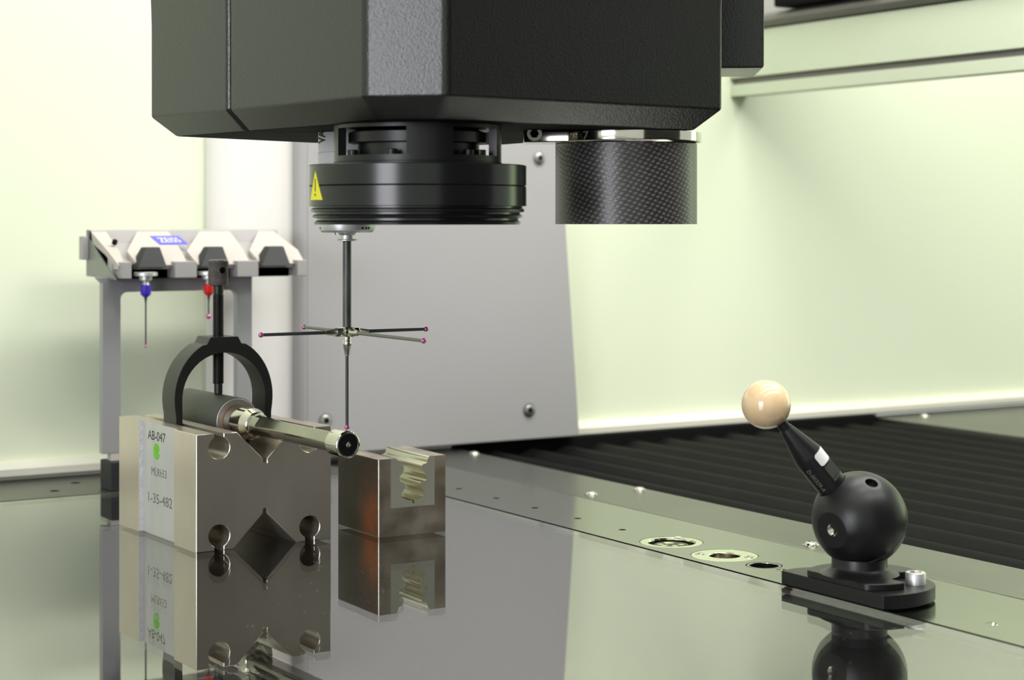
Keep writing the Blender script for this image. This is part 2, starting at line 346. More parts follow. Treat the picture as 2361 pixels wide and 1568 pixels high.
# grey slanted cover panel in front of the wall, with a white rounded column at its left
ct = thing('column_cover', 'light grey sheet cover panel with slanted right edge and recessed bolts before the wall', 'panel', (740, 1310, 0))
def xz(px, py, Y):   # point of the panel plane seen at a given place, used once to lay out its bolts
    k = (px-CX)/FPX; t = Y/(FY+k*RY); return ((FX+k*RX)*t, HC+(HOR-py)*t/FPX)
YP = 1306.0
xl = xz(692, 700, YP)[0]; xr0 = xz(1337, 1012, YP)[0]; xr1 = xz(1305, 515, YP)
sl = (xr1[0]-xr0)/(xr1[1]-5)
g = G().prism([(xl+6, 5), (xr0, 5), (xr0+sl*900, 905), (xl+6, 905)], YP, YP+10, 'y').bevel(1.5, 2)
obj('panel', g, 'greypanel', ct)
g = G(); pr = [(xl+6, YP)]+[(xl+6-7*sin(radians(a)), YP+7-7*cos(radians(a))) for a in range(10, 91, 10)]+[(xl-1, YP+22), (xl+6, YP+22)]
g.prism(pr, 5, 905); obj('rounded_edge', g, 'greypanel', ct)
xa = xz(484, 700, YP+12)[0]
g = G(); pr = [(xa+18, YP+12)]+[(xa+18-18*sin(radians(a)), YP+30-18*cos(radians(a))) for a in range(10, 61, 10)]+[(xa+2, YP+25.5), (xl+3, YP+25.5), (xl+3, YP+12)]
g.prism(pr, 5, 905); obj('white_side_panel', g, 'column', ct, 'white rounded side panel of the cover')
for px, py, r in ((1243, 365, 4.2), (1220, 946, 4.2), (750, 970, 4.2), (752, 340, 4.2)):
    X, Z = xz(px, py, YP)
    b = obj('panel_bolt', G().lathe([(r*1.45, 0.0), (r*1.45, 0.4), (r*1.1, 0.6), (r*1.0, 2.2), (r*.85, 2.6), (r*.5, 2.6), (r*.45, 1.0), (0, 1.0)], (X, YP+.2, Z), (0, -1, 0), 32), 'aludark', ct)
    obj('hex_socket', G().cyl((X, YP-.5, Z), (X, YP-1.6, Z), r*.46, seg=6), 'blackdull', b)

# overhead beam at the right
bt = thing('overhead_beam', 'pale green overhead machine beam with grey grooves at upper right', 'beam', (1060, 900, 306))
Y0, Y1 = -200, 1331
XB = 1056
obj('lower_lip', G().box(XB+1.2, XB+20, Y0, Y1, 305.5, 316), 'beam', bt)
obj('groove_strip', G().box(XB+4, XB+20, Y0, Y1, 316.2, 321.5).bevel(.6), 'beamtrim', bt, 'dark grey groove strip')
obj('face_panel', G().box(XB, XB+20, Y0, Y1, 321.7, 364).bevel(1), 'beam', bt)
g = G().prism([(XB+3, 364.4), (XB-3, 366), (XB-7, 370), (XB-7, 374), (XB-3, 377), (XB+6, 378), (XB+40, 378), (XB+40, 364.4)], Y0, Y1, 'y')
obj('rounded_rail', g, 'beamtrim', bt, 'dark grey rounded rail on the beam')
obj('upper_panel', G().box(XB+8, XB+40, Y0, Y1, 378.3, 460), 'greypanel', bt)
obj('cable_bracket', G().box(XB-16, XB+8, 1120, 1250, 379, 392).bevel(2), 'blackdull', bt, 'small black bracket on the rail')

# ------------------------------------------------------------ table
XG, YG = 618.6, 1230.0
tb = obj('table_core', G().box(-700, XG-1, -400, YG-1, -60, -19.5), 'under'); tag(tb, 'dark core of the measuring table beneath the glass plate', 'table')
mb = obj('machine_base', G().box(-750, 1500, -450, 1800, -898, -62), 'floor'); tag(mb, 'grey machine base carrying the table and side plates', 'base')
gp = obj('glass_plate', G().box(-700, XG, -400, YG, -16, 0), 'glass'); tag(gp, 'thick mirror-like glass table plate reflecting the blocks that stand on it', 'glass plate')
obj('edge_support', G().box(XG+.05, XG+.9, -400, YG+0, -30, -0.8), 'blackdull', gp, 'black seal along the glass edge')
obj('edge_support', G().box(-700, XG+.9, YG+.05, YG+1.0, -30, -0.6), 'blackdull', gp)

def plate_with_holes(x0, x1, y0, y1, z0, z1, holes):
    """flat plate with round through holes: (x, y, r)"""
    g = G(); bm = g.bm
    out = [bm.verts.new((x, y, z1)) for x, y in ((x0, y0), (x1, y0), (x1, y1), (x0, y1))]
    es = [bm.edges.new((out[i], out[(i+1) % 4])) for i in range(4)]
    for hx, hy, r in holes:
        n = 40 if r > 5 else 20
        ring = [bm.verts.new((hx+r*cos(2*pi*i/n), hy+r*sin(2*pi*i/n), z1)) for i in range(n)]
        es += [bm.edges.new((ring[i], ring[(i+1) % n])) for i in range(n)]
    bmesh.ops.triangle_fill(bm, use_beauty=True, use_dissolve=False, edges=es)
    r = bmesh.ops.extrude_face_region(bm, geom=bm.faces[:])
    bmesh.ops.translate(bm, verts=[v for v in r['geom'] if isinstance(v, bmesh.types.BMVert)], vec=(0, 0, z0-z1))
    return g
XA0, XA1, XB1 = XG+2.6, 697.6, 757.0
sp = thing('side_plate', 'satin metal side plate beside the glass, with two metal sockets and a row of holes', 'plate', (660, 800, 0))
small = [P(*p) for p in ((1058, 1127), (1144, 1148.7), (1233.5, 1171), (1332, 1195.4), (1435, 1221.4))]
c1, c2, c3, c4, c5 = P(1548, 1249.7), P(1670.5, 1280.7), P(1761.5, 1303.7), P(1802.5, 1314.4), P(2287, 1439)
holes = [(p.x, p.y, 2.4) for p in small]+[(c1.x, c1.y, 18.9), (c2.x, c2.y, 19.3), (c3.x, c3.y, 10.2), (c4.x, c4.y, 3.0), (c5.x, c5.y, 3.2)]
obj('plate_body', plate_with_holes(XA0, XA1, -400, 1331, -12, 0, holes), 'strip', sp)
obj('plate_core', G().box(XA0+.2, XA1-.2, -400, 1331, -60, -12.2), 'blackdull', sp)
for p in small: obj('screw_hole', G().lathe([(2.38, -.2), (2.38, -11.8), (0, -11.8), (0, -10), (1.5, -10), (1.7, -.2)], (p.x, p.y, 0), seg=20), 'blackdull', sp)
s1 = obj('connector_ring', G().lathe([(18.6, -1), (18.5, -.1), (14.6, -.1), (14.3, -.6), (14.0, -9), (13.6, -11.8), (18.6, -11.8)], (c1.x, c1.y, 0), seg=64, closed=True), 'socketring', sp, 'pale metal ring of the larger socket')
obj('connector_wall', G().lathe([(13.98, -1.2), (13.98, -9), (0, -9)], (c1.x, c1.y, 0), seg=48), 'chrome', s1)
g = G(); poly = [(c1.x+10.4*cos(a), c1.y+10.4*sin(a)) for a in [2*pi*i/28 for i in range(28)]]
g.prism(poly, -8.5, -1.5).bevel(.3, 1); obj('contact_block', g, 'black', s1, 'black contact insert')
for dx, dy, r in ((1.5, 4.5, 3.0), (-5.6, 3.4, 1.9), (-6.0, -1.2, 1.9), (-1.4, -5.4, 1.9), (4.6, -3.6, 1.9)):
    obj('contact', G().cyl((c1.x+dx, c1.y+dy, -1.6), (c1.x+dx, c1.y+dy, -1.3), r, seg=20), 'contact', s1, 'gold round contact')
s2 = obj('flange_ring', G().lathe([(19.0, -1), (18.9, -.05), (9.2, -.05), (8.9, -.4), (8.8, -9), (8.6, -11.8), (19.0, -11.8)], (c2.x, c2.y, 0), seg=64, closed=True), 'socketring', sp, 'pale metal flange ring with two small screws')
obj('bore_wall', G().lathe([(8.75, -.6), (8.75, -10), (7.2, -11), (0, -11)], (c2.x, c2.y, 0), seg=48), 'chrome', s2)
for a in (128, -52):
    q = Vector((c2.x+14.2*cos(radians(a)), c2.y+14.2*sin(radians(a)), 0))
    f = obj('flange_screw', G().lathe([(2.9, -.04), (2.9, .1), (2.2, .15), (2.0, .35), (1.2, .4), (1.1, .1), (0, .1)], q, seg=24), 'chrome', s2, 'small cross-head screw')
b3 = obj('black_bushing', G().lathe([(10.0, -.4), (10.0, -.05), (9.6, -.05), (9.5, -.3)], (c3.x, c3.y, 0), seg=48), 'blackdull', sp)
obj('bushing_rim', G().lathe([(9.5, -.3), (9.5, -.03), (8.1, -.03), (8.0, -.3), (8.0, -11), (9.5, -11)], (c3.x, c3.y, 0), seg=48, closed=True), 'strip', sp)
obj('bushing_bore', G().lathe([(7.97, -.3), (7.97, -11), (0, -11)], (c3.x, c3.y, 0), seg=48), 'blackgloss', sp, 'black bored bushing')
obj('threaded_hole', G().lathe([(2.95, -.3), (2.5, -.8), (2.5, -11), (0, -11)], (c4.x, c4.y, 0), seg=24), 'chrome', sp)
obj('threaded_hole', G().lathe([(3.15, -.2), (2.0, -.9), (2.0, -5), (0, -5)], (c5.x, c5.y, 0), seg=24), 'chrome', sp)

ep = thing('edge_plate', 'matt grey-green edge plate between the side plate and the black bellows', 'plate', (727, 800, 0))
obj('plate_body', G().box(XA1+.25, XB1, -400, 1331, -12, 0.3).bevel(.3, 2), 'strip2', ep)
obj('plate_core', G().box(XA1+.5, XB1-.5, -400, 1331, -60, -12.2), 'blackdull', ep)
def dome_screw(px, py, lab, z=0.3):
    p = P(px, py, z)
    t = thing('button_screw', lab, 'screw', (p.x, p.y, z), 0, 'button-head screws in the plates')
    obj('screw_head', G().lathe([(5.1, 0), (5.1, .25), (4.3, .35), (4.1, .9), (3.3, 1.7), (2.1, 2.1), (2.0, 1.9)], (0, 0, 0), seg=32), 'chrome', t, local=True)
    obj('hex_socket', G().lathe([(2.05, 2.05), (1.9, .7), (0, .7)], (0, 0, 0), seg=6), 'aludark', t, local=True)
dome_screw(1093, 1047, 'silver button screw at the far end of the edge plate, below the grey cover panel')
dome_screw(1362, 1140, 'silver button screw on the seam between side plate and edge plate, left of the sockets')
dome_screw(1473, 1129.5, 'silver button screw on the edge plate close to the bellows border')
dome_screw(1870, 1257, 'silver button screw beside the black ball of the reference sphere stand')

rp = thing('rear_plate', 'grey-green rear plate between glass and cream wall at left', 'plate', (0, 1280, 0))
rh = [P(126, 1132.6), P(174, 1114)]
obj('plate_body', plate_with_holes(-700, XA0-.3, YG+2.6, 1331, -12, 0.2, [(p.x, p.y, 3.6) for p in rh]), 'strip2', rp)
obj('plate_core', G().box(-700, XA0-.3, YG+3, 1331, -60, -12.2), 'blackdull', rp)
for p in rh: obj('screw_hole', G().lathe([(3.55, .1), (3.4, -11.8), (0, -11.8)], (p.x, p.y, 0), seg=24), 'blackdull', rp)
fp = thing('far_plate', 'grey-green plate beyond the bellows at right edge', 'plate', (1400, 800, 0))
obj('plate_body', G().box(1226, 1700, -400, 1331, -12, 0).bevel(.5), 'strip2', fp)
obj('plate_core', G().box(1228, 1700, -400, 1331, -60, -12.2), 'blackdull', fp)
dome_screw(2131, 960, 'blurred silver screw on the plate beyond the bellows', 0)

# bellows: each fold a part
bl = thing('bellows', 'black ribbed fabric bellows running behind the edge plate', 'bellows', (990, 460, -20))
XE0, XE1 = XB1+1.5, 1225.0
nf = 13; wdt = (XE1-XE0)/nf
foldme = None
for i in range(nf):
    x0 = XE0+i*wdt
    if foldme is None:
        pts = [(0.3, -26), (0.3, -25), (9.0, -24), (10.5, -12), (12.5, -9.5), (16, -8.8), (17.5, -10.2), (19, -8.6), (23, -7.2), (27, -5.0), (30.5, -3.6), (33.0, -3.4), (34.4, -5), (34.8, -20), (35.6, -26)]
        g = G().prism([(a, b) for a, b in pts], -400, 1329, 'y')
        o = obj('fold', g, 'fabric', bl, local=True); foldme = o.data
    else:
        o = bpy.data.objects.new('fold', foldme); COL.objects.link(o); o.parent = bl
    L = LOC[bl.name]; o.location = ((x0-L.x)/1000, (0-L.y)/1000, (0-L.z)/1000)
obj('rim_shade_strip', G().box(XE0, XE1, 1318, 1330.8, -26, 2.5), 'blackdull', bl)  # black strip standing in for the shade under the wall rim
obj('bellows_tray', G().box(XE0-1, XE1+.5, -400, 1331, -60, -26.5), 'blackdull', bl)

# ------------------------------------------------------------ V-block
RB = atan2(.0292, .9995); VB = (392.5, 983.0, 0.0)
vb = thing('v_block', 'large ground steel V-block with inventory numbers and green sticker on its side', 'block', VB, RB)
WS, LT, HV = 86.6, 119.6, 67.6
def vouter(sl, sr, ch=0.0):
    """outline in (s, z), anticlockwise, holes open to top and bottom through slots"""
    p = [(sl, 0.0)]
    def hole_bottom(cx):
        a = math.degrees(math.asin(2.9/6.6)); return [(cx-2.9, 0)]+[(cx+6.6*sin(radians(q)), 8.4-6.6*cos(radians(q))) for q in [-a-(360-2*a)*i/26 for i in range(27)]][0:]+[(cx+2.9, 0)]
    p += hole_bottom(14.2)
    p += [(43.3-20.3, 0), (43.3-1.2, 19.1), (43.3-1.2, 21.2), (43.3-.6, 21.8), (43.3+.6, 21.8), (43.3+1.2, 21.2), (43.3+1.2, 19.1), (43.3+20.3, 0)]
    p += hole_bottom(72.4)
    p += [(sr, 0), (sr, HV)]
    def hole_top(cx):
        a = math.degrees(math.asin(2.9/6.6)); return [(cx+2.9, HV)]+[(cx+6.6*sin(radians(q)), 59.3+6.6*cos(radians(q))) for q in [a+(360-2*a)*i/26 for i in range(27)]]+[(cx-2.9, HV)]
    p += hole_top(72.4)
    p += [(43.3+17.8, HV), (43.3+1.3, HV-16.5), (43.3+1.3, HV-19.2), (43.3-1.3, HV-19.2), (43.3-1.3, HV-16.5), (43.3-17.8, HV)]
    p += hole_top(14.2)
    p += [(sl, HV)]
    return p
g = G().prism(vouter(0, WS), 0, 32, 'y')
g.bevel(0.35, 1, 50, lambda e: all(abs(v.co.y) < 1e-4 for v in e.verts) or all(v.co.x < 1e-3 and True for v in e.verts) and abs(e.verts[0].co.z-e.verts[1].co.z) < 1 and e.verts[0].co.z > 60)
obj('front_section', g, 'steel', vb, local=True)
obj('middle_section', G().prism(vouter(2.8, WS-2.8), 32, 87, 'y'), 'steel', vb, local=True)
obj('side_recess', G().box(2.7, 2.85, 32.01, 86.99, 0.5, HV-.02), 'steelmat', vb, 'matt silver recess on the side, carrying the numbers', local=True)
obj('recess_step', G().box(0.05, 2.85, 86.8, 87.02, 0.3, HV-.02), 'stepwhite', vb, 'bright step at the rear end of the recess', local=True)
obj('rear_section', G().prism(vouter(0, WS), 87, LT, 'y'), 'steel', vb, local=True)
def side(tc, zc):
    return lambda x, y, n: Vector((2.7-n, tc-x, zc+y))
obj('handwritten_number', text_geo('AB-047', 27, 5.6, side(65.6, 60.2)), 'ink', vb, local=True)
obj('engraved_code', text_geo('MLRh53', 23.5, 4.9, side(61.8, 38.6)), 'greyink', vb, local=True)
obj('engraved_number', text_geo('1-35-482', 37, 6.0, side(60, 22.4)), 'greyink', vb, local=True)
g = G(); pts = [(3.1, -.5), (2.9, .2)]+[(4.8*cos(radians(a)), 4.8*sin(radians(a))) for a in range(12, 346, 8)]
g.prism([(65.5-x, 51+y) for x, y in pts], 2.55, 2.69, 'x'); obj('sticker', g, 'green', vb, 'bright green round sticker with a notch', local=True)

# yoke clamp on the V-block
yc = thing('yoke_clamp', 'black arched yoke clamp with knurled clamping screw holding the pin in the V-block', 'clamp', VB, RB)
YC0, YC1 = 56.5, 76.2
cz, cs = 82.0, 43.1
outer = [(11.5, 62.0), (11.5, 72)]+[(cs-32.6*cos(radians(a)), cz+36.3*sin(radians(a))) for a in range(-8, 70, 6)]
pad = [(cs-11.5, 115.0), (cs-9.2, 119.3), (cs+9.2, 119.3), (cs+11.5, 115.0)]
outer2 = [(2*cs-x, z) for x, z in outer][::-1]
inner = [(70.4, 62.0), (70.4, 74)]+[(cs+27.4*cos(radians(a)), cz+27.6*sin(radians(a))) for a in range(-2, 183, 8)]+[(15.8, 74), (15.8, 62.0)]
g = G().prism(outer+pad+outer2+inner, YC0, YC1, 'y').bevel(0.5, 2, 50)
obj('yoke', g, 'oxide', yc, local=True)
obj('foot', G().box(11.8, 17.0, YC0+1, YC1-1, 59.0, 62.0), 'oxide', yc, local=True)
obj('foot', G().box(69.3, 74.4, YC0+1, YC1-1, 59.0, 62.0), 'oxide', yc, local=True)
sy = 66.3
pf = [(0, 83.5), (2.3, 83.5), (2.6, 84), (2.6, 90)]
z = 90.0
while z < 145: pf += [(3.0, z), (3.6, z+.32), (3.6, z+.42), (3.0, z+.8)]; z += .95
pf += [(3.2, 146.2), (3.3, 150.5), (0, 150.5)]
obj('screw_spindle', G().lathe(pf, (43.3, sy, 0), seg=32), 'oxide', yc, 'threaded spindle', local=True, ang=25)
def knurl(u_, v_, h):
    r = sqrt(u_*u_+v_*v_)
    if not 151.2 < h < 165.4: return (u_, v_)
    a = atan2(v_, u_); k1 = abs(sin(a*16+h*pi/1.3)); k2 = abs(sin(a*16-h*pi/1.3)); d_ = .30*(1-min(1, min(k1, k2)*1.5))
    return (u_*(r-d_)/r, v_*(r-d_)/r)
kn = obj('knurled_knob', G().lathe([(0, 150.4), (5.4, 150.4), (6.0, 151)]+[(6.15, 151.3+i*14.0/84) for i in range(85)]+[(5.6, 165.8), (4.8, 166.4), (0, 166.4)], (43.3, sy, 0), seg=192, clamp=knurl), 'knurlknob', yc, 'knurled knob with a cross hole', local=True)
hd = Vector((.065, -1, .0)).normalized(); hc = Vector((43.3, sy, 159.8))
carve(kn, G().cyl(hc-hd*9, hc+hd*9, 2.05, seg=32))
obj('cross_hole', G().lathe([(2.03, -5.2), (2.03, 5.2), (1.95, 5.2), (1.95, -5.2)], hc, hd, 32, closed=True), 'blackdull', kn, local=True)

# pin in the V-block
tp = thing('test_pin', 'polished stepped steel test pin lying in the V-block, knurled body and round tip', 'pin', VB, RB)
AX = (43.3, 0, 69.6)
R1 = 13.95
obj('knurled_body', G().lathe([(0, 114), (R1-1, 114), (R1, 113), (R1, 39.4), (R1-.5, 38.9)], AX, (0, 1, 0), 96), 'knurl', tp, local=True)
obj('end_ring', G().lathe([(R1-.5, 39.0), (R1-.9, 38.5), (9.4, 38.5)], AX, (0, 1, 0), 96), 'ringface', tp, 'dull steel ring face', local=True)
obj('rust_line', G().lathe([(9.75, 38.7), (9.7, 38.2), (9.25, 37.9)], AX, (0, 1, 0), 64), 'stain', tp, 'orange rust line around the collar', local=True)
obj('collar', G().lathe([(9.4, 39), (9.4, 17.0), (9.2, 16.6), (7.6, 10.6), (7.2, 10.2)], AX, (0, 1, 0), 96), 'chrome', tp, 'polished collar with a cone', local=True, ang=12)
nA = Vector((-cos(radians(38)), sin(radians(38)))); nB = Vector((cos(radians(75)), sin(radians(75)))); 
def pinclamp(u, v, h):
    # e1 = up x d = (0,0,1)x(0,1,0) = (-1,0,0); e2 = d x e1 = (0,0,1)... keep u along -s, v along +z
    p = Vector((-u, v))
    for n, dd in ((nA, 4.85), (nB, 5.0)):
        k = p.dot(n)
        hs = 3.0 if n is nA else -15.0
        lim = dd+max(0.0, h-hs)*.22
        if h > 8: lim = 99
        if k > lim: p = p-n*(k-lim)
    return (-p.x, p.y)
pf = [(7.25, 10.3), (6.6, 9.4)]+[(5.75+.5*max(0, (h-4)/5), h) for h in (8, 6, 4, 2, 0, -2, -4, -6, -8, -9, -10, -11, -12, -13, -14, -15, -16, -18, -20, -40, -60, -80, -90.5)]
obj('shaft', G().lathe(pf, AX, (0, 1, 0), 96, clamp=pinclamp), 'pinshaft', tp, 'shaft with lapped flats', local=True, ang=18)
obj('tip_ring', G().lathe([(4, -89.8), (7.1, -89.8), (7.5, -90.2), (7.5, -101.8)]+[(6.1+1.4*cos(radians(a)), -101.8-1.4*sin(radians(a))) for a in range(15, 91, 15)]+[(5.9, -103.2), (5.7, -102.9)], AX, (0, 1, 0), 96), 'chrome', tp, 'bright polished ring at the tip', local=True)
tf = obj('tip_face', G().lathe([(5.75, -102.6), (5.7, -103.0), (4.5, -103.0), (4.4, -102.8), (3.4, -102.8), (3.3, -103.0), (1.7, -103.0), (1.6, -102.8)], AX, (0, 1, 0), 64), 'blackgloss', tp, 'dark round end face with turned rings', local=True)
obj('centre_bore', G().lathe([(1.65, -102.8), (1.2, -102.9), (1.0, -102.4), (.55, -102.2), (.5, -101), (0, -101)], AX, (0, 1, 0), 24), 'chrome', tf, local=True)

# ------------------------------------------------------------ profiled block
cB = W(-80.1, 1093); RBB = radians(-0.7)
pb = thing('profile_block', 'small brown steel block with a fir-tree profiled insert, right of the V-block', 'block', (cB.x, cB.y, 0), RBB)
BW, BL, BH = 45.8, 56.0, 46.8
def cv(px, py):   # points of the profile read off the front face of the block
    s_ = (px-432)/11.05; return (s_, BH-(py-(262-(px-432)*.0728))/12.6)
Lp = [(560, 254), (572, 262), (580, 290), (586, 299), (605, 302), (612, 308), (620, 320), (621, 340), (612, 362), (592, 388), (585, 402), (588, 420), (602, 433), (622, 441), (631, 452), (632, 470), (624, 488), (608, 512), (603, 530), (606, 548), (620, 563), (642, 571), (680, 573), (684, 576), (684, 598), (691, 604)]
Rp = [(692, 604), (698, 597), (698, 572), (705, 569), (735, 560), (760, 550), (776, 535), (779, 515), (772, 495), (752, 468), (744, 452), (746, 440), (755, 432), (785, 424), (797, 412), (797, 392), (785, 372), (768, 345), (758, 325), (757, 308), (764, 298), (785, 292), (798, 284), (802, 262), (808, 244), (818, 236)]
pl = [cv(*p) for p in Lp]; pr_ = [cv(*p) for p in Rp]
pl[0] = (pl[0][0], BH); pr_[-1] = (pr_[-1][0], BH)
i0, i1, iz = 8.2, 38.2, 16.9
g = G().box(0, i0-.05, 0, BL, 0, BH).bevel(0.8, 2, 40, lambda e: all(v.co.x < 1e-3 and v.co.y < 1e-3 for v in e.verts))
g.box(i1+.05, BW, 0, BL, 0, BH); g.box(i0-.05, i1+.05, 0, BL, 0, iz-.05)
obj('block_body', g, 'brownsteel', pb, local=True)
obj('side_face', G().box(-.05, 0, 0.9, BL-.2, .3, BH-.3), 'rust', pb, 'side face with reddish rust and heat tint', local=True)
g = G().prism([(i0, iz), (i1, iz), (i1, BH)]+pr_[::-1]+pl[::-1]+[(i0, BH)], -0.06, BL, 'y')
ins = obj('profile_insert', g, 'insert', pb, 'bright steel insert with fir-tree groove', local=True, ang=50)
MT_list = ins.data; MT_list.materials.append(MT['insertgroove'])
for p in MT_list.polygons:
    c = p.center*1000
    if abs(p.normal.y) < .3 and i0+1 < c.x < i1-1 and c.z > iz+1: p.material_index = 1
obj('bright_edge', G().cyl((.35, .35, .2), (.35, .35, BH-.2), .45, seg=12), 'edge', pb, 'bright bevelled corner edge', local=True)

# ------------------------------------------------------------ star stylus
SC = W(-89.4, 987)
ss = thing('star_stylus', 'star stylus with four side arms and a down stylus touching the pin tip, magenta balls', 'stylus', (SC.x, SC.y, 78))
x, y = SC.x, SC.y
def ball(c, r, par, sh='ruby'): obj('ruby_ball', G().sphere(c, r, 32), sh, par, 'magenta ruby ball')
dn = obj('down_shaft', G().cyl((x, y, 79.0), (x, y, 117.5), .86, seg=24), 'shaft', ss)
ball((x, y, 78.5), 1.42, ss)
obj('taper_sleeve', G().lathe([(.9, 116.8), (1.15, 117), (2.15, 122.4), (2.3, 122.6), (2.3, 125.2), (2.05, 125.5), (2.05, 126), (2.35, 126.2), (2.35, 127.6)], (x, y, 0), seg=32), 'nickel', ss, 'silver tapered sleeve')
obj('centre_cube', G().box(x-2.5, x+2.5, y-2.5, y+2.5, 127.4, 132.8).bevel(.5, 2), 'nickel', ss)
for (dx, dy, L, m) in ((-1, 0, 50.5, 'shaft'), (1, 0, 48.8, 'shaft'), (0, 1, 54.5, 'shaftpale'), (0, -1, 86.0, 'shaftpale')):
    d = Vector((dx, dy, 0)); c = Vector((x, y, 130.0))
    a = obj('side_arm', G().cyl(c+d*11.5, c+d*(L-1), .95, .85, seg=20), m, ss)
    obj('arm_sleeve', G().lathe([(2.2, 2.4), (2.45, 3.2), (2.45, 6.5), (2.0, 7.5), (1.15, 13.0), (.9, 13.1)], c, d, 12), 'nickel', a, 'faceted silver arm sleeve', ang=20)
    ball(c+d*L, 1.42, a)
obj('carbon_shaft', G().cyl((x, y, 132.7), (x, y, 179.5), 2.35, seg=40), 'carbonshaft', ss, 'dark mottled carbon shaft')
obj('flange_disc', G().lathe([(0, 179.3), (5.2, 179.3), (5.5, 179.5), (5.5, 180.0), (5.2, 180.3), (3.9, 180.4), (3.9, 182.6), (0, 182.6)], (x, y, 0), seg=48), 'alu', ss, 'thin silver flange disc')
obj('hub_cone', G().lathe([(0, 182.5), (4.0, 182.5), (4.9, 183.6), (4.9, 183.9), (0, 183.9)], (x, y, 0), seg=48), 'aludark', ss)
ap = obj('adapter_plate', G().lathe([(0, 183.9), (13.6, 183.9), (13.8, 184.1), (14.5, 185.0), (14.9, 185.0), (15.7, 188.0), (15.7, 188.4), (0, 188.4)], (x, y, 0), seg=72), 'alu', ss, 'round silver adapter plate')
bx = W(-89.4-6.3, 987-6.0); obj('index_pin', G().cyl((bx.x, bx.y, 184.0), (bx.x, bx.y, 182.6), .75, seg=16), 'alu', ap)
for a in (-65, 38, 47, 55):   # black dots round the rim
    aa = radians(a); n2 = W(sin(aa), -cos(aa)); c = Vector((x, y, 186.4))+n2*15.28
    o = obj('rim_dot', G().cyl(c-n2*.3, c+n2*.12, .72, seg=16), 'bluelabel' if a < 0 else 'ink', ap, 'blue rim dot' if a < 0 else 'black rim dot')

# touch probe body behind the ring light
tpb = thing('touch_probe', 'pale grey cylindrical touch probe body behind the ring light, with black lettering', 'probe', (x, y, 189))
obj('probe_body', G().lathe([(0, 188.6), (15.6, 188.6), (15.7, 189), (15.7, 226.8), (15.5, 227)], (x, y, 0), seg=72), 'probewhite', tpb)
obj('probe_upper_body', G().lathe([(15.4, 227.1), (15.5, 227.3), (15.5, 237.8), (0, 237.8)], (x, y, 0), seg=72), 'probewhite', tpb)
def oncyl(c, R, aim, zc, sx=1):
    # aim: angle from the camera-facing side, + to the right; text x runs up
    def f(px_, py_, n):
        a = radians(aim)+(-py_)/R*1.0; nn = W(sin(a), -cos(a)); return Vector((c.x, c.y, 0))+nn*(R+.02+n)+Vector((0, 0, zc+px_))
    return f
obj('lettering', text_geo('VA', 7.0, 8.0, lambda a, b, n: (lambda an: Vector((x, y, 0))+W(sin(an), -cos(an))*(15.55+n)+Vector((0, 0, 235.2+a)))(radians(-57)-b/15.6), bold=0.03, depth=.2, cuts=4), 'ink', tpb, 'black lettering running upward')

# ------------------------------------------------------------ ring light
rc = W(-47.5, 918.8)
rl = thing('ring_light', 'wide black ring light housing with yellow warning triangle hanging under the head', 'light ring', (rc.x, rc.y, 188))
obj('lower_ring', G().lathe([(50.5, 188.3), (51.8, 188.3), (52.1, 189.6), (50.9, 190.4), (50.9, 191.4), (52.7, 191.8), (53.0, 192.8), (51.8, 193.4), (51.8, 194.3), (53.7, 194.6), (53.9, 195.9), (52.9, 196.5), (52.9, 197.3), (54.9, 197.6), (54.9, 207.1), (54.6, 207.35), (50, 207.35), (48, 190)], (rc.x, rc.y, 0), seg=128, closed=True), 'blackgloss', rl, 'ribbed lower ring', ang=30)
obj('upper_ring', G().lathe([(48, 207.6), (54.6, 207.6), (54.9, 207.9), (54.9, 217.6), (54.5, 218), (40, 218), (40, 207.6)], (rc.x, rc.y, 0), seg=128, closed=True), 'blackgloss', rl, 'smooth upper ring', ang=30)
obj('diffuser', G().lathe([(0, 190.4), (48.2, 190.4), (49.0, 192.0), (0, 192.0)], (rc.x, rc.y, 0), seg=64), 'blackdull', rl)
obj('mount_band', G().lathe([(37, 218.1), (42.6, 218.1), (42.6, 219.2), (42.2, 219.5), (42.2, 222.4), (37, 222.4)], (rc.x, rc.y, 0), seg=96, closed=True), 'black', rl)
def sector(g, r0, r1, a0, a1, z0, z1, c=rc):
    n = max(2, int(abs(a1-a0)/4)); po = []; pi_ = []
    for i in range(n+1):
        a = radians(a0+(a1-a0)*i/n); d = W(sin(a), -cos(a)); po.append((c.x+d.x*r1, c.y+d.y*r1)); pi_.append((c.x+d.x*r0, c.y+d.y*r0))
    g.prism(po+pi_[::-1], z0, z1); return g
for a0, a1 in ((-95, -66), (-4.5, 27), (71, 100), (150, 210)):
    obj('pillar', sector(G(), 38, 42.2, a0, a1, 222.3, 236.0), 'black', rl)
obj('top_flange', G().lathe([(20, 236), (42.2, 236), (42.2, 237.8), (20, 237.8)], (rc.x, rc.y, 0), seg=64, closed=True), 'black', rl)
lb = obj('lens_barrel', G().lathe([(0, 218.2), (31, 218.2), (31, 228.6), (35, 229.2), (35, 234.2), (34, 234.6), (30, 236), (0, 236)], (rc.x, rc.y, 0), seg=72), 'black', rl)
for a, rr in ((-17, 36.5), (47, 36), (-60, 36), (60, 37)):
    d = W(sin(radians(a)), -cos(radians(a))); q = Vector((rc.x, rc.y, 0))+d*rr
    obj('cap_screw', G().lathe([(0, 222.2), (2.6, 222.2), (2.6, 225), (2.3, 225.3), (0, 225.3)], (q.x, q.y, 0), seg=24), 'black', rl)
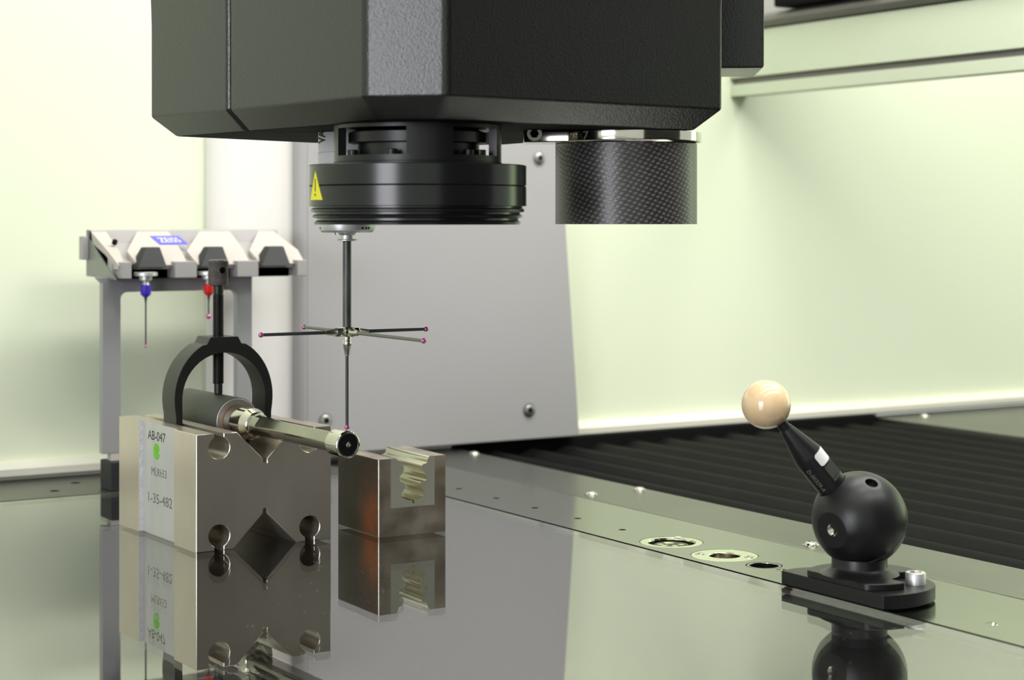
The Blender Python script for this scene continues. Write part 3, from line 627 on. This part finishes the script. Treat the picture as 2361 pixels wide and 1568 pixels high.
def tri_patch(c, R, a0, a1, z0, z1, inset=0.0, n=16):
    g = G(); zc = z0+(z1-z0)*.36; cols = []
    for i in range(n+1):
        f = i/n; a = radians(a0+(a1-a0)*f); h = 1-abs(2*f-1); d = W(sin(a), -cos(a))
        zt = z0+(z1-z0)*h
        cols.append([Vector((c.x, c.y, 0))+d*(R+.12)+Vector((0, 0, zz)) for zz in (z0, zt+.01)]+[Vector((c.x, c.y, 0))+d*(R+.01)+Vector((0, 0, zz)) for zz in (z0, zt+.01)])
    for i in range(n):
        A, B = cols[i], cols[i+1]
        g.faces(A+B, [(0, 4, 5, 1), (1, 5, 7, 3), (3, 7, 6, 2), (2, 6, 4, 0)])
    return g
wl = obj('warning_label', tri_patch(rc, 54.9, -71.5, -54.5, 200.4, 214.6), 'yellow', rl, 'yellow warning triangle with exclamation mark', fix=True)
for z0, z1, wd_ in ((204.6, 210.8, .5), (202.4, 203.5, .6)):
    obj('exclamation_mark', sector(G(), 54.95, 55.12, -63-wd_, -63+wd_, z0, z1), 'ink', wl)

# ------------------------------------------------------------ carbon fibre lens tube
tc_ = W(61.8, 987)
lt = thing('lens_tube', 'carbon fibre tube with polished clamp ring hanging under the head at right', 'tube', (tc_.x, tc_.y, 188))
obj('tube', G().lathe([(38.3, 188.4), (38.3, 231.4), (37.4, 231.6), (36.2, 231.4), (36.2, 188.4)], (tc_.x, tc_.y, 0), seg=128, closed=True), 'carbon', lt, 'woven carbon fibre tube')
obj('tube_closure', G().lathe([(0, 200), (36.1, 200), (36.1, 202), (0, 202)], (tc_.x, tc_.y, 0), seg=48), 'blackdull', lt)
obj('clamp_ring', G().lathe([(36, 231.8), (39.6, 231.8), (40.4, 232.6), (40.5, 233), (40.5, 237.6), (36, 237.6)], (tc_.x, tc_.y, 0), seg=128, closed=True), 'chrome', lt, 'polished clamp ring')
for tx, ang_, wd_ in (('95', -47, 7.0), ('7', -35, 3.4)):
    obj('engraving', text_geo(tx, wd_, 4.4, lambda a, b, n, A=ang_: Vector((tc_.x, tc_.y, 234.9+b))+W(sin(radians(A)+a/40.5), -cos(radians(A)+a/40.5))*(40.5+n), cuts=2), 'ringface', lt, 'hand-engraved figures')
# lug towards the ring light
p0, p1, p2, p3 = W(6.0, 962), W(30, 956), W(30, 990), W(6.0, 990)
g = G().prism([(p.x, p.y) for p in (p0, p1, p2, p3)], 231.6, 237.6).bevel(.8, 2)
lg = obj('clamp_lug', g, 'chrome', lt, 'polished clamping lug')
a = W(11.8, 961.6); b = W(11.8, 958.8)
sw = obj('clamp_screw', G().cyl((a.x, a.y, 237.4-1.3), (b.x, b.y, 237.4-1.3), 3.9, seg=32), 'aludark', lg, 'socket-head clamp screw')
a2 = W(11.8, 958.9); b2 = W(11.8, 958.5); obj('hex_socket', G().cyl((a2.x, a2.y, 236.1), (b2.x, b2.y, 236.1), 2.4, seg=6), 'blackdull', sw)

# ------------------------------------------------------------ measuring head
mh = thing('measuring_head', 'large black textured machine head cover over the table, filling the top of view', 'machine head', tuple(W(-20, 1000, 238)))
A_, B_, C_, D_, R2_, R1_, L_ = (-69.4, 857), (-30.4, 850), (111.3, 957.8), (2, 1152), (-55, 1165), (-130, 1125), (-205, 1031)
u = 133/225.6; S1 = (A_[0]+(L_[0]-A_[0])*u, A_[1]+(L_[1]-A_[1])*u)
S2 = (C_[0]+(D_[0]-C_[0])*.62, C_[1]+(D_[1]-C_[1])*.62)
loop = [A_, B_, C_, S2, D_, R2_, R1_, L_, S1]
def inset(loop, d):
    n = len(loop); out = []
    cx_ = sum(p[0] for p in loop)/n; cy_ = sum(p[1] for p in loop)/n
    for i in range(n):
        a, b, c = Vector(loop[i-1]), Vector(loop[i]), Vector(loop[(i+1) % n])
        def nin(p, q):
            e = (q-p).normalized(); m = Vector((-e.y, e.x))
            if m.dot(Vector((cx_, cy_))-p) < 0: m = -m
            return m
        n1, n2 = nin(a, b), nin(b, c); m = (n1+n2).normalized(); out.append(tuple(b+m*(d/max(.3, m.dot(n1)))))
    return out
def shell(idx, name, gapmv):
    lo, ins1, ins2 = loop, inset(loop, 1.2), inset(loop, 11)
    def wpts(lp, z, grow=0):
        r = []
        for i in idx:
            q = Vector(lp[i])+(Vector(gapmv) if i in (3, 8) else Vector((0, 0))); r.append(W(q[0], q[1], z))
        return r
    grow = inset(loop, -3.0)
    g = G().loft([wpts(ins2, 238.0), wpts(lo, 248.6), wpts(lo, 300), wpts(grow, 430)])
    g.bevel(3.0, 4, 25, lambda e: abs(e.verts[0].co.z-e.verts[1].co.z) > 5 and min(v.co.z for v in e.verts) > 237)
    g.bevel(1.0, 3, 20, lambda e: max(v.co.z for v in e.verts) < 249.5 and abs(e.verts[0].co.z-e.verts[1].co.z) < .6)
    o = obj(name, g, 'head', mh, ang=30); o.data.materials.append(MT['blackdull'])
    for p in o.data.polygons:
        if p.normal.z < -.95: p.material_index = 1
    return o
shell([0, 1, 2, 3, 8], 'front_cover', (.35, -.45)); shell([8, 3, 4, 5, 6, 7], 'rear_cover', (-.35, .45))
core = inset(loop, 1.6)
obj('inner_core', G().prism([tuple(W(*core[i]).xy) for i in range(9)], 250, 425), 'blackdull', mh)
q0 = W(108, 1085, 0); q1 = W(149.5, 1080, 0); q2 = W(153, 1150, 0); q3 = W(90, 1150, 0)
obj('carriage_block', G().prism([tuple(q.xy) for q in (q0, q1, q2, q3)], 281, 430).bevel(1.5, 2), 'head', mh, 'black carriage block behind the cover')

# ------------------------------------------------------------ stylus rack
rk = thing('stylus_rack', 'cream and grey stylus changer rack on two legs at left behind the V-block', 'rack', (500, 1262, 0))
XR0, XR1 = 431.6, 580.0; YF, YB = 1230.0, 1294.0
# side view profile (Y, Z): back, top, slope, front
obj('side_plate', G().prism([(YF+2, 149), (YB, 150), (YB, 183.7), (YB-2, 183.7), (YB-3, 178)], XR0, XR0+1.2, 'x'), 'rackside', rk, 'dark grey triangular end plate')
base = [(YF+12, 150.5), (YB, 150.5), (YB, 183.7), (YB-7, 183.2), (YB-10, 174), (YF+26, 166), (YF+12, 160)]
obj('rack_body', G().prism(base, XR0+1.2, XR1, 'x'), 'rackgrey', rk)
slp = [(YF+1, 158.0), (YF+12, 156), (YB-6, 176), (YB-1, 181), (YB-1, 183.9), (YB-5, 183.6)]
def ridge(t0, t1, b0, b1):
    """raised trapezoid ridge: narrow at top, wide at the front"""
    g = G(); back = [(t0, YB-4, 183.4), (t1, YB-4, 183.4)]; front = [(b0, YF+3, 159.5), (b1, YF+3, 159.5)]
    mid = [(b0, YF+18, 165.5), (b1, YF+18, 165.5)]
    top = back+mid[::-1]
    vs = [(t0, YB-4, 183.6), (t1, YB-4, 183.6), (b1, YF+20, 168.5), (b0, YF+20, 168.5), (b1-2, YF+3, 158.8), (b0+2, YF+3, 158.8)]
    low = [(a, b+1, 156.0) for a, b, c in vs]
    n = 6; order = [0, 1, 2, 4, 5, 3]; V = [vs[i] for i in order]; Lw = [low[i] for i in order]
    g.faces(V+Lw, [(0, 1, 2, 5), (5, 2, 3, 4)]+[tuple(range(6, 12))[::-1]]+[(i, (i+1) % 6, 6+(i+1) % 6, 6+i) for i in range(6)])
    return obj('ridge', g, 'rackcream', rk, 'raised cream ridge')
def Xat(px, Y):
    k = (px-CX)/FPX; t = Y/(FY+k*RY); return (FX+k*RX)*t
T = lambda px: Xat(px, YB-4)
Fq = lambda px: Xat(px, YF+12)
ridge(XR0+1.2, T(243), XR0+1.2, Fq(284)); r2 = ridge(T(318), T(386), Fq(302), Fq(428)); ridge(T(462), T(527), Fq(440), Fq(572)); ridge(T(597), XR1-4, Fq(585), XR1)
h1 = P(254, 575, 168)
obj('screw_hole', G().cyl((XR0+9, 1259.3, 174), (XR0+9, 1257.6, 176.0), 1.9, seg=20), 'blackdull', rk)
for a, b in ((280, 301.6), (401, 452), (545, 593.7), (683, 706)):
    obj('front_block', G().box(Xat(a, YF), Xat(b, YF), YF-2, YF+14, 149.6, 161.3).bevel(.6, 2), 'rackgrey', rk)
for c, wd_ in ((352, 1), (497, 1), (637, 1)):
    t0, t1, b0, b1 = Xat(c-18, YF+6), Xat(c+16, YF+6), Xat(c-34, YF-3), Xat(c+34, YF-3)
    g = G().faces([(b0, YF-3, 157.2), (b1, YF-3, 157.2), (b1, YF+14, 157.2), (b0, YF+14, 157.2), (t0, YF+5, 171.5), (t1, YF+5, 171.5), (t1, YF+14, 171.5), (t0, YF+14, 171.5)],
        [(3, 2, 1, 0), (4, 5, 6, 7), (0, 1, 5, 4), (1, 2, 6, 5), (2, 3, 7, 6), (3, 0, 4, 7)])
    g = G(); g.faces([(b0, YF-3, 157.2), (b1, YF-3, 157.2), (b1, YF+14, 157.2), (b0, YF+14, 157.2), (t0, YF+5, 171.5), (t1, YF+5, 171.5), (t1, YF+14, 171.5), (t0, YF+14, 171.5)],
        [(3, 2, 1, 0), (4, 5, 6, 7), (0, 1, 5, 4), (1, 2, 6, 5), (2, 3, 7, 6), (3, 0, 4, 7)])
    g.bevel(.6, 2); obj('slot_cover', g, 'rackblack', rk, 'black tapered slot cover')
for a, b in ((303, 400), (453, 544), (595, 682)):
    obj('slot_tray', G().box(Xat(a, YF), Xat(b, YF), YF+12, YF+16, 149.2, 157.2), 'blackdull', rk, 'black slot tray')
# frame (portal) below the body
YFr = 1246
fx0, fx1, fx2, fx3 = Xat(236.5, YFr), Xat(278.6, YFr), Xat(546.5, YFr), Xat(581.5, YFr)
zt, zb, zl = 150.2, 139.6, 25.5
rr = 5.0
inn = [(fx1, zl), ]+[(fx1+rr-rr*cos(radians(a)), zb-rr+rr*sin(radians(a))) for a in range(0, 91, 15)]+[(fx2-rr+rr*sin(radians(a)), zb-rr+rr*cos(radians(a))) for a in range(0, 91, 15)]+[(fx2, zl)]
g = G().prism([(fx0, zl)]+[(fx0, zt-4), (fx0-4, zt), (fx3, zt), (fx3, zl)]+inn[::-1], YFr, YFr+7, 'y').bevel(.5, 2, 50)
obj('frame', g, 'frame', rk, 'grey portal frame')
for a, b in ((fx0, fx1), (fx2, fx3)):
    obj('white_spacer', G().box(a+6, b, YFr, YFr+7, 20.5, 25.4), 'rackcream', rk)
    obj('foot', G().box(a+3, b+10, YFr-10, YFr+14, 0.3, 20.5).bevel(.8), 'rackblack', rk, 'black foot block')
obj('rear_clip', G().box(XR0-4.5, XR0-.2, YB-6, YB+3, 162, 179).bevel(.5), 'rackgrey', rk)
lx0, lx1 = T(340), T(384)
def onslope(x_, y_, n):   # on ridge slope
    f = (y_)/1.0; a = Vector((0, YB-4, 183.6)); b = Vector((0, YF+20, 168.5)); d = (a-b).normalized(); nn = Vector((0, -d.z, d.y))
    c = a-d*22.0; p = c+d*y_+nn*(.15+n); return Vector((lx0+9+x_-.1*y_, p.y, p.z))
g = G(); vs = [onslope(a, b, h) for h in (0, .25) for a, b in ((-11, -8.5), (11, -8.5), (11, 8.5), (-11, 8.5))]
g.faces(vs, [(3, 2, 1, 0), (4, 5, 6, 7), (0, 1, 5, 4), (1, 2, 6, 5), (2, 3, 7, 6), (3, 0, 4, 7)])
la = obj('maker_label', g, 'bluelabel', r2, 'small blue label')
obj('label_lettering', text_geo('ZEISS', 16, 9, lambda a, b, n: onslope(a, b, n+.27)), 'white', la)

def stylus(name, X, m, zcol, ztip, rb, lab, coll):
    Y = YF+3
    t = thing(name, lab, 'stylus', (X, Y, ztip), 0)
    obj('plate', G().lathe([(0, 151.2), (8.0, 151.2), (8.4, 151.6), (8.4, 153.6), (7.4, 154.2), (0, 154.2)], (X, Y, 0), seg=48), 'alu', t, 'round silver adapter plate')
    obj('neck', G().lathe([(0, 145), (3.0, 145), (2.2, 147.3), (4.6, 148.6), (4.8, 151.1), (0, 151.1)], (X, Y, 0), seg=32), 'alu', t)
    obj('colour_collar', G().lathe([(0, 136.4), (1.8, 136.4), (3.4, 138.0), (3.7, 138.8), (3.7, 144.2), (3.0, 145), (0, 145)], (X, Y, 0), seg=32), m, t, coll)
    obj('shaft', G().lathe([(0, 136.8), (1.3, 136.8), (.75, 133.6), (.6, 132), (.6, ztip), (0, ztip)], (X, Y, 0), seg=20), 'shaft', t)
    obj('ruby_ball', G().sphere((X, Y, ztip), rb, 24), 'ruby', t, 'magenta ruby ball')
stylus('blue_stylus', Xat(336, YF+3), 'blue', 0, 101.5, 1.1, 'thin stylus with blue collar hanging in the left slot of the rack', 'deep blue collar')
stylus('red_stylus', Xat(481, YF+3), 'red', 0, 121.3, 1.9, 'stylus with red collar hanging in the middle rack slot behind the clamp screw', 'red collar')

# ------------------------------------------------------------ reference sphere on its stand
rs = thing('reference_sphere', 'cream ceramic reference sphere on a tilted black stem, black ball joint and bolted base', 'reference sphere', (640, 695, 0))
pl_ = [(617, 735), (617, 659), (629, 656), (641, 656.5), (652, 660.5), (660, 667.5), (665, 677), (667, 689), (665, 702), (660, 714), (651, 725), (638, 733), (628, 736)]
def spl(pts, fixed=2):
    # densify the rounded end with Catmull-Rom, keep the straight face
    out = [pts[0], pts[1]]; n = len(pts)
    for i in range(1, n):
        p0, p1_, p2_, p3_ = pts[max(1, i-1)], pts[i], pts[(i+1) % n], pts[(i+2) % n if i+2 <= n else 0]
        for k in range(1, 5):
            t_ = k/4.0
            q = [0.5*((2*p1_[j])+(-p0[j]+p2_[j])*t_+(2*p0[j]-5*p1_[j]+4*p2_[j]-p3_[j])*t_**2+(-p0[j]+3*p1_[j]-3*p2_[j]+p3_[j])*t_**3) for j in (0, 1)]
            out.append(tuple(q))
    return out[:-1]
bp_ = obj('base_plate', G().prism(spl(pl_), 1.2, 8.0).bevel(.35, 2, 50), 'black', rs, 'flat black base plate with rounded end')
obj('base_foot', G().prism([(622+(p[0]-622)*.9 if p[0] > 622 else p[0]+.6, 695+(p[1]-695)*.96) for p in spl(pl_)], 0.31, 1.2), 'blackdull', rs)
bc = W(176.4, 925.0, 38.9)
hub = []
sx_, sy_ = 652.0, 672.0
for i in range(72):
    a = 2*pi*i/72; r = 29.0
    for k in range(60):
        px_, py_ = 637+r*cos(a), 694+r*sin(a)
        if px_ < 617.05 or sqrt((px_-sx_)**2+(py_-sy_)**2) < 15.5: r -= .5
        else: break
    hub.append((637+r*cos(a), 694+r*sin(a)))
obj('hub_plate', G().prism(hub, 8.0, 11.4).bevel(.3, 1, 50), 'black', rs, 'raised hub plate')
obj('column', G().lathe([(20, 11.3), (17, 12.6), (14.6, 14), (14, 15), (13.9, 24), (12, 26), (0, 26)], (bc.x, bc.y, 0), seg=64), 'black', rs)
g = G().lathe([(24*sin(pi*i/64), -24*cos(pi*i/64)) for i in range(65)], bc, (0, 0, 1), 128)
nf_ = (W(-.74, -.65)+Vector((0, 0, -.155))).normalized(); g.cut(bc+nf_*22.2, nf_)
nt_ = (W(.16, -.50)+Vector((0, 0, .83))).normalized(); g.cut(bc+nt_*23.5, nt_)
bj = obj('ball_joint', g, 'black', rs, 'black ball joint', ang=12)
carve(bj, G().cyl(bc+nf_*14, bc+nf_*26, 3.0, seg=32))
carve(bj, G().cyl(bc+nt_*20, bc+nt_*26, 3.3, seg=32))
obj('threaded_bore', G().lathe([(2.98, -.1)]+[(2.55+.35*(k % 2), -.5-.4*k) for k in range(14)]+[(0, -6.2)], bc+nf_*22.2, nf_, 32), 'chrome', bj, 'threaded steel bore')
obj('recess', G().lathe([(3.28, -.1), (3.2, -2.6), (0, -2.9)], bc+nt_*23.5, nt_, 32), 'blackgloss', bj)
# split line of the ball, grey in place of its edge highlight
qa, qb, qc = [W(l, d, 0)+Vector((0, 0, z_)) for l, d, z_ in ((22.3, 0, 9.9), (-3, -11.2, -21), (15, -14.7, -11.6))]
nn_ = (qb-qa).cross(qc-qa).normalized(); dd_ = nn_.dot(qa); 
if dd_ < 0: nn_, dd_ = -nn_, -dd_
rad_ = sqrt(24*24-dd_*dd_)
obj('split_line', G().lathe([(rad_-.3, .16), (rad_+.16, .07), (rad_+.16, -.07), (rad_-.3, -.16)], bc+nn_*dd_, nn_, 128, closed=True), 'shaft', bj)
scn = W(127.8, 916, 97.8); da = (scn-bc); Ls = da.length; da.normalize()
up_ = Vector((0, 0, 1)); e1 = up_.cross(da).normalized(); e2 = da.cross(e1)
camdir = (Vector((0, 0, 190))-bc).normalized()
def adir(deg):   # direction across the stem: 0 faces the camera, + towards upper right
    c_ = (camdir-da*camdir.dot(da)).normalized(); s_ = c_.cross(da).normalized()
    if s_.dot(W(1, 0)) < 0: s_ = -s_
    return c_*cos(radians(deg))+s_*sin(radians(deg))
fl = adir(52)
fu, fv = fl.dot(e1), fl.dot(e2)
def flat(u_, v_, h):
    k = u_*fu+v_*fv
    if 26.2 < h < 34.8 and k > 6.5: return (u_-fu*(k-6.5), v_-fv*(k-6.5))
    return (u_, v_)
st = obj('stem', G().lathe([(0, 10), (7.8, 10), (7.8, 26.0), (7.8, 26.3), (7.8, 30), (7.8, 34.7), (7.8, 34.9), (7.8, 42.6), (7.75, 43.2), (3.5, 60.5), (3.4, 61), (3.0, 61.2), (2.9, Ls-11.2)], bc, da, 96, clamp=flat), 'black', rs, 'black tapered stem', ang=12)
obj('stem_seat', G().lathe([(8.5, 20.5), (8.3, 22.4), (7.85, 22.9)], bc, da, 64), 'blackdull', st)
obj('ceramic_sphere', G().sphere(scn, 12.35, 96), 'ceramic', rs, 'glossy cream ceramic sphere')
g = G(); n = 14
def lab(hh, deg, off): return bc+da*hh+adir(deg)*(7.8+off)
def rlabel(h0, h1, a0, a1, off0, off1, rc_=1.2):
    g = G(); rows = []
    N = 20; M_ = 10
    for j in range(M_+1):
        h = h0+(h1-h0)*j/M_; e = min(h-h0, h1-h)
        sh = 0 if e >= rc_ else (rc_-sqrt(max(0, rc_**2-(rc_-e)**2)))
        da_ = math.degrees(sh/7.8); rows.append([(h, a0+da_+(a1-a0-2*da_)*i/N) for i in range(N+1)])
    top = [[lab(h, a, off1) for h, a in r] for r in rows]; bot = [[lab(h, a, off0) for h, a in r] for r in rows]
    for L2 in (top, bot):
        vs = [p for r in L2 for p in r]; g.faces(vs, [(j*(N+1)+i, j*(N+1)+i+1, (j+1)*(N+1)+i+1, (j+1)*(N+1)+i) for j in range(M_) for i in range(N)])
    return g
obj('paper_label', rlabel(35.8, 43.0, 14, 92, .02, .1), 'white', st, 'white rounded paper label')
obj('marking', text_geo('D-00329-A', 14, 2.4, lambda a, b, nrm: bc+da*(31.5-a)+adir(-38+math.degrees(b/7.8))*(7.82+nrm), cuts=2), 'paleink', st, 'etched serial marking')
scw = W(202, 912, 8.0); scw = Vector((651.5, 672.5, 8.0))
sb = thing('cap_screw', 'silver socket-head cap screw fixing the base of the reference sphere stand', 'screw', tuple(scw))
obj('screw_head', G().lathe([(0, 0), (5.1, 0), (5.1, 5.4), (4.7, 5.9), (3.0, 6.0), (2.9, 5.6)], seg=40), 'alu', sb, local=True)
obj('hex_socket', G().lathe([(3.0, 5.8), (2.7, 3.2), (0, 3.2)], seg=6), 'brownsteel', sb, local=True)

# dust specks lying on the glass
g = G(); rd = random.Random(7)
for k in range(260):
    px_, py_ = rd.choice([(rd.uniform(560, 770), rd.uniform(1290, 1500)), (rd.uniform(770, 1030), rd.uniform(1250, 1420)), (rd.uniform(100, 2300), rd.uniform(1260, 1560))])
    p = P(px_, py_, 0.0); r = rd.uniform(.05, .16)
    if p.x > XG-2: continue
    g.faces([(p.x-r, p.y, 0.02), (p.x+r, p.y, 0.02), (p.x, p.y+r, 0.02), (p.x, p.y-r, 0.02), (p.x, p.y, 0.02+r*1.4), (p.x, p.y, 0.01)], [(0, 3, 4), (3, 1, 4), (1, 2, 4), (2, 0, 4), (3, 0, 5), (1, 3, 5), (2, 1, 5), (0, 2, 5)])
du = obj('dust', g, 'white', kind='stuff'); tag(du, 'tiny pale dust specks lying on the glass table plate', 'dust')
